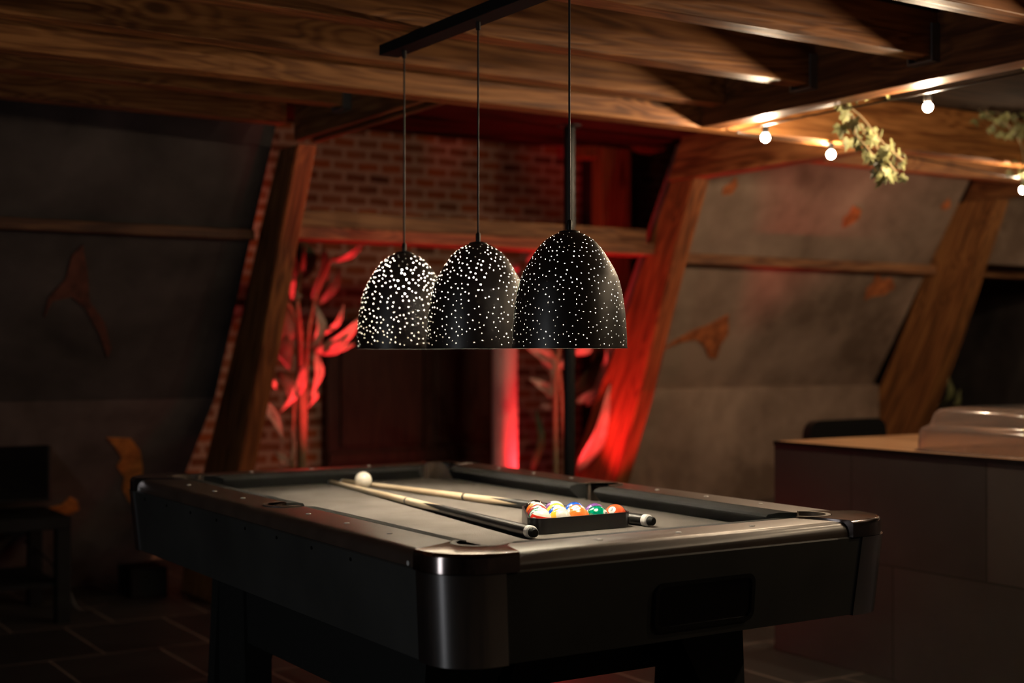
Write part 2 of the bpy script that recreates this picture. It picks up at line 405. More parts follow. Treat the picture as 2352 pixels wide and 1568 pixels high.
# ------------------------------------------------------------ timber frame
def beam(name, bm, mat, label, group='rough pine ceiling joists', cat='beam'):
    return tag(obj(name, bm, mat), label, cat, group)
def joist(x0, x1, yb, label, t=.08):
    return beam('ceiling_joist', B(x0, x1, yb-t, yb, ZJ, ZC, .004), M['joist'], label)
joist(-4.1, 1.5, -1.28, 'pine joist nearest the camera, overhead in front of the others')
joist(-4.1, 1.5, -.78, 'brightly lit joist cut by the top right corner')
joist(-4.1, 1.5, -.30, 'bright joist right of the lamp rail at the top edge')
joist(-4.1, 1.5, .22, 'wide joist crossing behind the middle of the lamp rail')
joist(-4.1, 1.5, .68, 'joist just above and in front of the main beam')
joist(-4.1, .33, 1.44, 'red-edged joist ending at the metal hanger, upper left')
joist(-4.1, .30, 1.94, 'lowest dark joist at left, nearest the sloping wall')
tag(obj('main_beam', B(-4.1, 6.1, .745, .835, 2.035, ZC, .006), M['joist']), 'long heavy pine beam carrying the string lights, above the pendant lamps', 'beam')
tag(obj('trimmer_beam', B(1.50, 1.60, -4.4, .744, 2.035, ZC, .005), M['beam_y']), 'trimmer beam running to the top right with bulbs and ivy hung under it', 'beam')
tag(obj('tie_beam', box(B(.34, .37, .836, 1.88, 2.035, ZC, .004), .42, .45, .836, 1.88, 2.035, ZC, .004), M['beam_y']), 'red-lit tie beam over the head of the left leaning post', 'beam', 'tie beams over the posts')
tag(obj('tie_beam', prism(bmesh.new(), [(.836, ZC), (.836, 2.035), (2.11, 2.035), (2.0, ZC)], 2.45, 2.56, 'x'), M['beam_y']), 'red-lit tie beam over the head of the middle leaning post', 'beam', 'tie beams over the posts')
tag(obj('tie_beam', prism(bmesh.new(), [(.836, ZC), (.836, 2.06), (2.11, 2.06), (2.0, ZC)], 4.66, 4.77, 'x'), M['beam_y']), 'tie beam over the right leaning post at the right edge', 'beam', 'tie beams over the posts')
tag(obj('collar_beam', B(2.57, 4.65, 1.52, 1.60, 2.10, ZC, .004), M['joist']), 'dim joist behind the ivy at right', 'beam')
# joist hangers
def hanger(x, y, label):
    bm = bmesh.new()
    box(bm, x-.035, x-.002, y-.09, y-.084, 2.085, 2.20)
    box(bm, x-.035, x-.002, y+.004, y+.010, 2.085, 2.20)
    box(bm, x-.035, x-.002, y-.09, y+.010, 2.082, 2.087)
    tag(obj('joist_hanger', bm, M['galv']), label, 'metal bracket', 'galvanised joist hangers')
hanger(1.5, -.30, 'metal hanger at the right end of the bright upper joist')
hanger(1.5, .22, 'metal hanger at the right end of the wide middle joist')
hanger(.34, 1.44, 'metal hanger at the end of the red-edged left joist')

def leaning_post(x0, x1, front, back, label):
    bm = prism(bmesh.new(), front+back[::-1], x0, x1, 'x')
    bmesh.ops.bevel(bm, geom=[e for e in bm.edges if abs((e.verts[0].co-e.verts[1].co).x) < 1e-4 and len(e.link_faces) == 2 and e.calc_face_angle(0) > .8], offset=.006, segments=2, affect='EDGES')
    tag(obj('leaning_post', bm, M['post']), label, 'post', 'leaning timber posts')
leaning_post(.40, .49, [(1.98, 2.04), (2.18, 1.64), (2.37, 1.2), (2.57, .81), (2.70, .55), (2.97, 0)], [(2.17, 2.04), (2.37, 1.74), (2.60, 1.35), (2.80, 1.05), (3.10, .60), (3.42, 0)], 'leaning timber post left of the pendant lamps, dark side facing the left wall')
leaning_post(2.47, 2.57, [(1.93, 2.034), (2.07, 1.72), (2.20, 1.40), (2.36, .98), (2.55, .56), (2.80, 0)], [(2.12, 2.034), (2.31, 1.70), (2.58, 1.20), (2.74, .95), (3.00, .5), (3.3, 0)], 'leaning timber post right of the pendant lamps, washed in red light')
leaning_post(4.66, 4.78, [(1.88, 2.059), (2.03, 1.70), (2.22, 1.23), (2.42, .80), (2.60, .4), (2.78, 0)], [(2.16, 2.059), (2.36, 1.72), (2.70, 1.07), (2.92, .68), (3.1, .4), (3.3, 0)], 'leaning timber post farthest right, above the bar')
def purlin(x0, x1, z0, z1, label, y0=2.28, mat='purlin'):
    yb = slope_y(z0)+.01
    if x0 == .492: yb = 2.42
    tag(obj('wall_rail', B(x0, x1, y0, yb, z0, z1, .006), M[mat]), label, 'rail', 'horizontal timber rails on the sloping wall')
purlin(-4.1, .350, 1.665, 1.71, 'thin dark timber rail across the left sloping wall', 2.31, 'purlin_dark')
purlin(.492, 2.468, 1.735, 1.81, 'brown upper timber rail crossing the brick alcove', 2.30)
purlin(.492, 2.468, 1.675, 1.733, 'red-lit lower timber rail crossing the brick alcove', 2.24)
purlin(2.575, 4.655, 1.645, 1.70, 'orange timber rail across the right sloping wall', 2.30)
purlin(4.785, 6.1, 1.64, 1.70, 'short timber rail beyond the far right post', 2.25)

# red timbers high in the alcove, to the right of the pole
bm = bmesh.new()
box(bm, 3.33, 3.56, 3.86, 3.98, 0, 2.50, .006)
tag(obj('alcove_post', bm, M['postv']), 'upright red-lit board post behind the black pole', 'post')
tag(obj('corbel_block', B(3.18, 3.30, 3.86, 3.98, 2.42, 2.60, .004), M['postv']), 'red block left of the red upright, under the roof', 'block', 'blocks under the alcove roof')
tag(obj('corbel_block', B(3.58, 3.80, 3.80, 3.98, 2.50, 2.60, .004), M['postv']), 'red block right of the red upright, under the roof', 'block', 'blocks under the alcove roof')
struct('wall_alcove_right', B(3.62, 3.72, 3.99, 4.5, 0, 2.6), M['plaster_dark'])
tag(obj('round_column', lathe(bmesh.new(), [(.09, 0), (.09, .03), (.076, .04), (.076, 1.66), (.09, 1.67), (.09, 1.70)], 40, c=(2.44, 3.62, 0)), M['column'], smooth=True), 'smooth round column glowing red beside the double door', 'column')
bm = bmesh.new()
lathe(bm, [(.06, 0), (.06, .008), (.0235, .012), (.0235, 2.09), (.05, 2.095), (.05, 2.10)], 24, c=(1.286, 1.3, 0))
tag(obj('steel_pole', bm, M['polepaint'], smooth=True), 'black upright pole behind the table, right of centre', 'pole')

# ------------------------------------------------------------ pool table
T = thing('pool_table', 'black pool table with charcoal cloth and chrome corner caps', 'pool table')
A_, B_ = .604, 1.014
ZR, ZB = .80, .757
def bed_outline():
    p = []
    for sx, sy in ((1, 1), (-1, 1), (-1, -1), (1, -1)):
        q = []
        a0 = math.atan2(.813-.865, .475-.445); a1 = math.atan2(.895-.865, .393-.445)
        # arc through the inside of the rectangle, from the long edge to the short edge
        for i in range(13):
            a = a0 + (a1-2*PI-a0)*i/12
            q.append((.445+.06*math.cos(a), .865+.06*math.sin(a)))
        side = [(.475, .049)] + [(.50+.055*math.cos(t), .055*math.sin(t)) for t in [PI-.9+(.9)*i/5 for i in range(1, 6)]]
        q = [(sx*x, sy*y) for x, y in q]
        if sx*sy < 0: q = q[::-1]
        p.append(q)
    out = []
    def sidebite(sx, up):
        pts = [(sx*(.50-.055*math.cos(t)), .055*math.sin(t)) for t in [-1.1+2.2*i/8 for i in range(9)]]
        return pts if up else pts[::-1]
    # order: (+,+) -> (-,+) -> side left -> (-,-) -> (+,-) -> side right
    out = p[0] + p[1] + sidebite(-1, False) + p[2] + p[3] + sidebite(1, True)
    return out
obj('bed_cloth', prism(bmesh.new(), bed_outline(), ZB-.02, ZB), M['cloth'], T)
obj('slate_frame', B(-.36, .36, -.80, .80, .66, ZB-.022), M['blackmatte'], T)
# wooden rails with rounded outer edge
def bevel_outer(bm, test, off=.016, seg=4):
    es = [e for e in bm.edges if all(test(v.co) for v in e.verts)]
    bmesh.ops.bevel(bm, geom=es, offset=off, segments=seg, affect='EDGES', profile=.5)
sights = []
for s in (-1, 1):
    bite = [(s*(.505-.058*math.cos(t)), .058*math.sin(t)) for t in [-1.0+2.0*i/12 for i in range(13)]]
    bite = [(s*(.505+.058*math.cos(t)), -.058*math.sin(t)) for t in [PI/2+.6, ] ] and [(s*(.500+.057*math.sin(t)), -.057*math.cos(t)) for t in [-.45+(PI+.9)*i/16 for i in range(17)]]
    pts = [(s*.475, -.812), (s*.475, -.052)] + [(s*max(abs(x), .475), y) for x, y in bite] + [(s*.475, .052), (s*.475, .812), (s*.515, .838), (s*A_, .885), (s*A_, -.885), (s*.515, -.838)]
    bm = prism(bmesh.new(), pts, .758, ZR)
    bmesh.ops.dissolve_limit(bm, angle_limit=.01, verts=bm.verts, edges=bm.edges)
    bevel_outer(bm, lambda c: abs(c.z-ZR) < 1e-4 and abs(abs(c.x)-A_) < 1e-4, .026, 5)
    r = obj('rail', bm, M['rail'], T, smooth=True)
    for k in (1, 2, 3, 5, 6, 7):
        obj('sight', lathe(bmesh.new(), [(.0068, 0), (.0066, .0014), (.004, .0024), (0, .0027)], 16, c=(s*.5315, (-4+k)*.2105, ZR)), M['dot'], r)
for s in (-1, 1):
    bm = prism(bmesh.new(), [(-.395, s*.895), (.395, s*.895), (.425, s*.935), (.45, s*B_), (-.45, s*B_), (-.425, s*.935)], .758, ZR)
    bevel_outer(bm, lambda c: abs(c.z-ZR) < 1e-4 and abs(abs(c.y)-B_) < 1e-4, .026, 5)
    r = obj('rail', bm, M['rail'], T, smooth=True)
    for k in (1, 2, 3):
        obj('sight', lathe(bmesh.new(), [(.0068, 0), (.0066, .0014), (.004, .0024), (0, .0027)], 16, c=((-2+k)*.2105, s*.952, ZR)), M['dot'], r)
# cushions: triangular section, mitred at the pockets
def cushion(p_nose0, p_nose1, p_back0, p_back1):
    bm = bmesh.new()
    L_ = []
    for n, b_ in ((p_nose0, p_back0), (p_nose1, p_back1)):
        n = Vector((*n, 0)); b_ = Vector((*b_, 0)); u = (n-b_)
        ring = [(b_, .7995), (b_+u*.55, .799), (b_+u*.92, .794), (b_+u, .788), (b_+u*.97, .783), (b_+u*.55, ZB+.004), (b_+u*.5, ZB), (b_, ZB)]
        L_.append([bm.verts.new((q.x, q.y, z)) for q, z in ring])
    a, b_ = L_
    for i in range(8): bm.faces.new((a[i], a[(i+1) % 8], b_[(i+1) % 8], b_[i]))
    bm.faces.new(a[::-1]); bm.faces.new(b_)
    return bm
for s in (-1, 1):
    for t in (-1, 1):
        obj('cushion', cushion((s*.421, t*.060), (s*.421, t*.770), (s*.4765, t*.050), (s*.4765, t*.815)), M['cushion'], T, smooth=True)
    obj('cushion', cushion((-.345, s*.842), (.345, s*.842), (-.392, s*.8965), (.392, s*.8965)), M['cushion'], T, smooth=True)
# corner caps, skirts and pockets
for sx in (-1, 1):
    for sy in (-1, 1):
        cx_, cy_, pr = .452, .872, .062
        o_ = arc(A_+.010-.115, B_+.010-.115, .115, 0, PI/2, 12)
        bite = [(cx_+pr*math.cos(t), cy_+pr*math.sin(t)) for t in [PI-.55+(-(PI+.5)+.0)*i/20 - .0 for i in range(21)]]
        pts = [(A_+.010, .888)] + o_ + [(.453, B_+.010), (.428, .938)] + [q for q in bite] + [(.518, .842)]
        pts = [(sx*x, sy*y) for x, y in pts]
        bm = prism(bmesh.new(), pts, .765, ZR+.004)
        bmesh.ops.dissolve_limit(bm, angle_limit=.01, verts=bm.verts, edges=bm.edges)
        bevel_outer(bm, lambda c: c.z > ZR and (abs(c.x) > A_+.0095 or abs(c.y) > B_+.0095 or math.hypot(abs(c.x)-(A_-.105), abs(c.y)-(B_-.105)) > .1145 and abs(c.x) > A_-.105 and abs(c.y) > B_-.105), .010, 4)
        cp = obj('corner_cap', bm, M['chrome'], T, smooth=True); cp['label'] = 'polished chrome corner cap'
        # rubber lip around the mouth
        bm = bmesh.new()
        a0, a1 = PI-.45, -PI/2-.15+.6
        ring = [(cx_+q*math.cos(t), cy_+q*math.sin(t)) for q, ts in ((.060, [a0+(a1-a0)*i/20 for i in range(21)]), (.048, [a1+(a0-a1)*i/20 for i in range(21)])) for t in ts]
        prism(bm, [(sx*x, sy*y) for x, y in ring], .70, ZR+.0045)
        obj('pocket_lip', bm, M['lip'], T, smooth=True)
        obj('pocket_cup', lathe(bmesh.new(), [(.0, .69), (.060, .69), (.060, .70), (.0, .70)], 24, c=(sx*cx_, sy*cy_, 0)), M['blackmatte'], T)
        # tapered chrome skirt
        bm = bmesh.new(); Ls = []
        for z, a, b, r in ((.764, .614, 1.024, .105), (.583, .598, 1.008, .098)):
            pin = [(a, b-.125)] + arc(a-r, b-r, r, 0, PI/2, 14) + [(a-.13, b)]
            pinn = [(a-.02, b-.125)] + arc(a-r, b-r, r-.02, 0, PI/2, 14) + [(a-.13, b-.02)]
            Ls.append([bm.verts.new((sx*x, sy*y, z)) for x, y in pin+pinn[::-1]])
        n = len(Ls[0])
        for p, q in zip(Ls, Ls[1:]):
            for i in range(n): bm.faces.new((p[i], p[(i+1) % n], q[(i+1) % n], q[i]))
        f = [bm.faces.new(Ls[0][::-1]), bm.faces.new(Ls[-1])]
        bmesh.ops.triangulate(bm, faces=f)
        o = obj('corner_skirt', bm, M['chrome_plate'], T, smooth=True); o['label'] = 'tall rounded chrome corner plate'
    # side pocket
    bm = bmesh.new()
    ts = [-.35+(PI+.7)*i/20 for i in range(21)]
    ring = [(.500+.0572*math.sin(t), -.0572*math.cos(t)) for t in ts] + [(.500+.045*math.sin(t), -.045*math.cos(t)) for t in ts[::-1]]
    prism(bm, [(sx*x, y) for x, y in ring], .70, ZR+.003)
    obj('pocket_lip', bm, M['lip'], T, smooth=True)
    obj('pocket_cup', lathe(bmesh.new(), [(.0, .69), (.056, .69), (.056, .70), (.0, .70)], 24, c=(sx*.50, 0, 0)), M['blackmatte'], T)
# cabinet
bm = bmesh.new(); Ls = []
for z, a, b, r in ((.766, .606, 1.016, .10), (.763, .609, 1.019, .10), (.585, .594, 1.004, .095)):
    Ls.append([bm.verts.new((x, y, z)) for x, y in rrect(a, b, r)])
Ls2 = []
for z, a, b, r in ((.766, .585, .995, .08), (.585, .572, .982, .07)):
    Ls2.append([bm.verts.new((x, y, z)) for x, y in rrect(a, b, r)])
n = len(Ls[0]); loops = Ls + [Ls2[1], Ls2[0]]
for p, q in zip(loops, loops[1:]+[loops[0]]):
    for i in range(n): bm.faces.new((p[i], p[(i+1) % n], q[(i+1) % n], q[i]))
apron = obj('cabinet', bm, M['apron'], T, smooth=True)
obj('base_board', B(-.52, .52, -.93, .93, .588, .60), M['blackmatte'], T)
for s in (-1, 1):
    for y in (-.6, -.4, -.2, 0, .2, .4, .6, .8):
        obj('screw', lathe(bmesh.new(), [(.004, -.002), (.004, .002)], 10, c=(0, 0, 0)), M['screw'], apron, loc=(s*.6078, y, .748)).rotation_euler = (0, PI/2, 0)
    obj('screw', lathe(bmesh.new(), [(.005, -.003), (.004, .003)], 12), M['dot'], apron, loc=(-.6045, s*.855, .7725)).rotation_euler = (0, PI/2, 0)
# ball return window on the near end
tz = lambda z: -(1.004+(z-.585)*(.015/.178))
bm = bmesh.new()
pts = [(x+.023, z+.658) for x, z in rrect(.137, .052, .022, 6)]
inn = [(x+.023, z+.658) for x, z in rrect(.128, .043, .016, 6)]
a = [bm.verts.new((x, tz(z)+.001, z)) for x, z in pts]; a2 = [bm.verts.new((x, tz(z)-.006, z)) for x, z in pts]
b2 = [bm.verts.new((x, tz(z)-.006, z)) for x, z in inn]; b3 = [bm.verts.new((x, tz(z)-.001, z)) for x, z in inn]
n = len(pts)
for p, q in ((a, a2), (a2, b2), (b2, b3)):
    for i in range(n): bm.faces.new((p[i], p[(i+1) % n], q[(i+1) % n], q[i]))
fr = obj('ball_return_frame', bm, M['black'], T, smooth=True)
bm = bmesh.new(); f = bm.faces.new([bm.verts.new((x, tz(z)-.0015, z)) for x, z in inn]); bm2 = bmesh.ops.extrude_face_region(bm, geom=[f])
for v in [g for g in bm2['geom'] if isinstance(g, bmesh.types.BMVert)]: v.co.y += .001
obj('ball_return_panel', bm, M['screen'], fr)
# legs and stretchers
for sx in (-1, 1):
    for sy in (-1, 1):
        x0, x1 = sorted((sx*.37, sx*.45))
        bm = bmesh.new()
        prism(bm, [(sy*.42, .587), (sy*.64, .587), (sy*.60, .30), (sy*.66, 0), (sy*.40, 0), (sy*.40, .30)], x0, x1, 'x')
        obj('leg', bm, M['apron_dark'], T)
        obj('leg', prism(bmesh.new(), [(sx*.20, .587), (sx*.45, .587), (sx*.475, .05), (sx*.475, 0), (sx*.36, 0), (sx*.36, .30)], *sorted((sy*.60, sy*.65)), 'y'), M['apron_dark'], T)
    obj('stretcher', B(*sorted((sx*.405, sx*.44)), -.419, .419, .37, .53, .003), M['apron_dark'], T)
for sy in (-1, 1):
    obj('stretcher', B(-.369, .369, *sorted((sy*.50, sy*.54)), .40, .52, .003), M['apron_dark'], T)

# ------------------------------------------------------------ balls, rack, cues
BR = .0275
def ballmat(name, col, stripe=False):
    m, nt, b = newmat(name)
    N = nt.nodes.new; L = nt.links.new
    b.inputs['Roughness'].default_value = .1; b.inputs['Coat Weight'].default_value = .5; b.inputs['Coat Roughness'].default_value = .05
    tc = N('ShaderNodeTexCoord'); sp = N('ShaderNodeSeparateXYZ'); L(tc.outputs['Object'], sp.inputs[0])
    ab = N('ShaderNodeMath'); ab.operation = 'ABSOLUTE'; L(sp.outputs[2], ab.inputs[0])
    gt = N('ShaderNodeMath'); gt.operation = 'GREATER_THAN'; gt.inputs[1].default_value = .0145 if stripe else 9; L(ab.outputs[0], gt.inputs[0])
    mx = N('ShaderNodeMix'); mx.data_type = 'RGBA'; L(gt.outputs[0], mx.inputs[0])
    mx.inputs[6].default_value = (*col, 1); mx.inputs[7].default_value = (.80, .76, .66, 1)
    L(mx.outputs[2], b.inputs['Base Color'])
    return m
def sphere(r, seg=40, rings=24):
    bm = bmesh.new(); bmesh.ops.create_uvsphere(bm, u_segments=seg, v_segments=rings, radius=r); return bm
COL = dict(redorange=(.80, .10, .03), yellow=(.85, .52, .05), blue=(.01, .07, .42), red=(.70, .035, .02), purple=(.14, .05, .22), orange=(.85, .17, .03), green=(.0, .17, .09), maroon=(.30, .03, .03), black=(.01, .01, .01))
def text_mesh(ch, size):
    cu = bpy.data.curves.new('t', 'FONT'); cu.body = ch; cu.size = size; cu.align_x = 'CENTER'; cu.align_y = 'CENTER'; cu.extrude = .00015
    o = bpy.data.objects.new('t', cu); C.objects.link(o)
    bpy.context.view_layer.update()
    me = bpy.data.meshes.new_from_object(o.evaluated_get(bpy.context.evaluated_depsgraph_get()))
    bpy.data.objects.remove(o); bpy.data.curves.remove(cu)
    return me
def ball(x, y, num, colname, stripe, rot, label, spotdir=(0, 0, 1)):
    mat = ballmat('ball_%s_%s' % (colname, 'stripe' if stripe else 'solid'), COL[colname], stripe)
    o = obj('billiard_ball', sphere(BR), mat, None, smooth=True, loc=(x, y, ZB+BR))
    if isinstance(rot, str):
        v = Vector((-.72, -.42, .62)) if rot == 'spot' else Vector((-.25, -.62, .66))
        rot = v.to_track_quat('X', 'Z').to_euler()
    o.rotation_euler = rot
    tag(o, label, 'ball', 'racked billiard balls')
    # number spots on opposite sides of the ball (local +x and -x)
    for sg in (1, -1):
        bm = bmesh.new()
        lathe(bm, [(0, BR+.0002)] + [((BR+.0002)*math.sin(t), (BR+.0002)*math.cos(t)) for t in (.1, .2, .3, .36)] + [((BR-.001)*math.sin(.36), (BR-.001)*math.cos(.36)), (0, BR-.001)], 20)
        sp = obj('number_spot', bm, M['white'], o, smooth=True); sp.rotation_euler = (0, sg*PI/2, 0)
        me = text_mesh(num, .0125); me.name = 'number'; me.materials.append(M['screw'])
        tn = bpy.data.objects.new('number', me); C.objects.link(tn); tn.parent = sp; tn.location = (0, 0, BR+.0003); tn.rotation_euler = (0, 0, sg*PI/2)
    return o
bx0, by0 = -.070, -.523
sp = .0553
rows = [
 [('11', 'red', True, (0.15, 0.1, .3), 'red striped ball in the near left corner of the rack'), ('9', 'yellow', True, (1.0, -.35, .4), 'cream and pale striped ball second along the near side'), ('5', 'orange', False, (.6, 1.2, .4), 'plain orange ball in the middle of the near side'), ('6', 'green', False, (1.8, .4, 2.0), 'dark green ball fourth along the near side'), ('3', 'redorange', False, 'spot', 'orange-red ball with white number spot in the right corner of the rack')],
 [('14', 'green', True, (.9, .5, .2), 'green striped ball in the second row, leftmost'), ('10', 'blue', True, (.5, -.7, 1.0), 'blue striped ball in the second row behind the cream ball'), ('13', 'orange', True, (1.2, .9, .8), 'orange striped ball in the second row behind the plain orange one'), ('4', 'purple', False, (1.9, .2, .4), 'purple ball peeking out behind the green one')],
 [('7', 'maroon', False, (.2, .9, 1.0), 'maroon ball in the third row at left'), ('1', 'yellow', False, 'spot2', 'yellow ball with a number in the third row'), ('2', 'blue', False, (.8, .4, .6), 'solid blue ball in the third row at right')],
 [('15', 'orange', True, (.3, .5, .9), 'orange striped ball in the fourth row at left'), ('12', 'purple', True, (.5, .3, .7), 'purple striped ball in the fourth row at right')],
 [('8', 'black', False, (.3, .2, .5), 'black ball at the far tip of the rack')]]
for r, row in enumerate(rows):
    for k, (num, cn, st, rot, lab) in enumerate(row):
        ball(bx0+sp*(k+r/2), by0+sp*.866*r, num, cn, st, rot, lab)
# triangle rack
def rounded_tri(off, rr, n=8):
    cxs = [(bx0, by0), (bx0+4*sp, by0), (bx0+2*sp, by0+4*sp*.866)]
    p = []
    for (x, y), a0 in zip(cxs, (-PI*5/6-PI/3+PI/3-PI/6+0, -PI/2, PI/6)):
        a0 = {0: -PI*7/6, 1: -PI/2, 2: PI/6}[cxs.index((x, y))]
        p += arc(x, y, off, a0, a0+2*PI/3, n)
    return p
bm = bmesh.new()
o1 = rounded_tri(BR+.0065, 0); i1 = rounded_tri(BR+.0012, 0)
lv = [[bm.verts.new((x, y, z)) for x, y in pl] for pl, z in ((o1, ZB+.0005), (o1, ZB+.038), (i1, ZB+.038), (i1, ZB+.0005))]
n = len(o1)
for p, q in zip(lv, lv[1:]+lv[:1]):
    for i in range(n): bm.faces.new((p[i], p[(i+1) % n], q[(i+1) % n], q[i]))
bmesh.ops.bevel(bm, geom=[e for e in bm.edges if all(abs(v.co.z-ZB-.038) < 1e-5 for v in e.verts) and e.calc_face_angle(0) > .5], offset=.0012, segments=2, affect='EDGES')
tag(obj('triangle_rack', bm, M['rack'], smooth=True), 'black triangular rack holding the balls on the table', 'rack')

def cue(butt, tip, label, ph):
    b_ = Vector(butt); t_ = Vector(tip); Ln = (t_-b_).length
    o = thing('pool_cue', label, 'cue', b_, 0, 'wooden cues lying on the cloth')
    o.rotation_euler = (t_-b_).to_track_quat('Z', 'Y').to_euler()
    R = lambda z: .0148+(.0062-.0148)*(z/Ln)
    obj('bumper', lathe(bmesh.new(), [(.0, -.016), (.008, -.0155), (.0108, -.012), (.0112, 0), (.0, 0)], 20), M['blackmatte'], o, smooth=True)
    obj('butt_ring', lathe(bmesh.new(), [(.0118, .0), (R(0)+.0003, .003), (R(0)+.0003, .017)], 24), M['white'], o, smooth=True)
    z1, z2, zj = .03, .335*Ln, .52*Ln
    hb = obj('handle', lathe(bmesh.new(), [(R(.017), .017), (R(z2), z2)], 24), M['black'], o, smooth=True)
    # pointed splices of black running into the maple forearm
    bm = bmesh.new()
    seg = 48; zz = np.linspace(z2, z2+.12, 3)
    rings = []
    for z in (z2, z2+.02):
        rings.append([bm.verts.new((R(z)*math.cos(2*PI*i/seg), R(z)*math.sin(2*PI*i/seg), z)) for i in range(seg)])
    for i in range(seg): bm.faces.new((rings[0][i], rings[0][(i+1) % seg], rings[1][(i+1) % seg], rings[1][i]))
    for k in range(4):
        base = [rings[1][(k*12+i) % seg] for i in range(13)]
        zt = z2+.15; a = 2*PI*(k*12+6)/seg
        mid = []
        for i in range(13):
            a_i = 2*PI*(k*12+i)/seg
            tz_ = zt-(abs(i-6)/6)*(.14)
            mid.append(bm.verts.new(((R(tz_)+.0002)*math.cos(a_i), (R(tz_)+.0002)*math.sin(a_i), tz_)))
        for i in range(12): bm.faces.new((base[i], base[i+1], mid[i+1], mid[i]))
    obj('splice', bm, M['black'], o, smooth=True)
    obj('forearm', lathe(bmesh.new(), [(R(z2)-.0004, z2), (R(zj)-.0001, zj)], 24), M['maple'], o, smooth=True)
    obj('joint_collar', lathe(bmesh.new(), [(R(zj)+.0003, zj), (R(zj+.008)+.0003, zj+.008)], 24), M['black'], o, smooth=True)
    obj('shaft', lathe(bmesh.new(), [(R(zj+.008), zj+.008), (R(Ln-.03), Ln-.03)], 24), M['maple'], o, smooth=True)
    obj('ferrule', lathe(bmesh.new(), [(R(Ln-.03), Ln-.03), (R(Ln-.01), Ln-.01)], 20), M['white'], o, smooth=True)
    obj('tip', lathe(bmesh.new(), [(R(Ln-.01), Ln-.01), (.0055, Ln-.002), (.003, Ln)], 20), M['tip'], o, smooth=True)
    return o
cue((-.145, -.599, ZB+.0152), (.028, .887, ZB+.0066), 'cue lying nearer the left rail, its butt left of the rack', 0)
cue((.217, -.575, ZB+.0152), (.0655, .880, ZB+.0066), 'cue passing behind the racked balls, its butt right of the rack', 1)
tag(obj('cue_ball', sphere(BR), M['cueball'], None, smooth=True, loc=(.036, .640, ZB+BR)), 'white cue ball lying between the two cues', 'ball')

# ------------------------------------------------------------ pendant lamps
tag(obj('lamp_rail', B(-.032, .032, -.86, .40, 2.068, 2.0995, .002), M['blackmatte']), 'long black ceiling rail the three pendants hang from', 'ceiling rail')
LY = (-.542, -.117, .301)
ZL = 1.197; SH = .282; SR = .1385
prof = [(0, .0), (.008, .14), (.025, .24), (.06, .37), (.10, .47), (.14, .54), (.19, .615), (.27, .715), (.33, .785), (.39, .84), (.45, .88), (.52, .912), (.60, .94), (.68, .963), (.78, .982), (.90, .995), (1.0, 1.0)]
tt = np.linspace(0, 1, 200)
pt = np.array([p[0] for p in prof]); prr = np.array([p[1] for p in prof])
# resample the profile evenly along its length (smoothed)
fine = np.linspace(0, 1, 2000)**1.8
rr = np.interp(np.sqrt(fine), np.sqrt(pt), prr)
ker = np.ones(41)/41
rr = np.convolve(np.pad(rr, 20, mode='reflect', reflect_type='odd'), ker, 'valid')
rr = np.maximum.accumulate(np.clip(rr, 0, 1))
zz = 1-fine
ds = np.hypot(np.diff(rr*SR), np.diff(zz*SH)); s_ = np.concatenate([[0], np.cumsum(ds)])
NS, NT = 130, 330
sv = np.linspace(.012, s_[-1], NS)
PR = np.interp(sv, s_, rr*SR); PZ = np.interp(sv, s_, zz*SH)
def shade_mesh(seed, nd, rad):
    rng = np.random.default_rng(seed)
    pts = []
    wgt = PR/PR.sum(); tries = 0
    smin, smax = sv[0]+.012, sv[-1]-.006
    cdf = np.cumsum(wgt)
    mind = .0098
    arr = np.zeros((0, 3))
    while len(pts) < nd and tries < 30000:
        tries += 1
        s = np.interp(rng.random(), cdf, sv)
        if s < smin or s > smax: continue
        a = rng.random()*2*PI; r = np.interp(s, sv, PR); z = np.interp(s, sv, PZ)
        p = np.array([r*math.cos(a), r*math.sin(a), z])
        if len(pts) and np.min(np.sum((arr-p)**2, 1)) < mind**2: continue
        pts.append(p); arr = np.array(pts)
    th = np.linspace(0, 2*PI, NT, endpoint=False)
    V = np.stack([np.outer(PR, np.cos(th)), np.outer(PR, np.sin(th)), np.outer(PZ, np.ones(NT))], -1).reshape(-1, 3)
    D = np.full(len(V), 9.0)
    for i in range(0, len(V), 4000):
        q = V[i:i+4000]
        D[i:i+4000] = np.sqrt(((q[:, None, :]-arr[None])**2).sum(-1)).min(1)
    me = bpy.data.meshes.new('shade')
    F = [(i*NT+j, (i+1)*NT+j, (i+1)*NT+(j+1) % NT, i*NT+(j+1) % NT) for i in range(NS-1) for j in range(NT)]
    me.from_pydata(V.tolist(), [], F)
    at_ = me.attributes.new('hole', 'FLOAT', 'POINT'); at_.data.foreach_set('value', D.astype(np.float32))
    for p in me.polygons: p.use_smooth = True
    me.update()
    return me
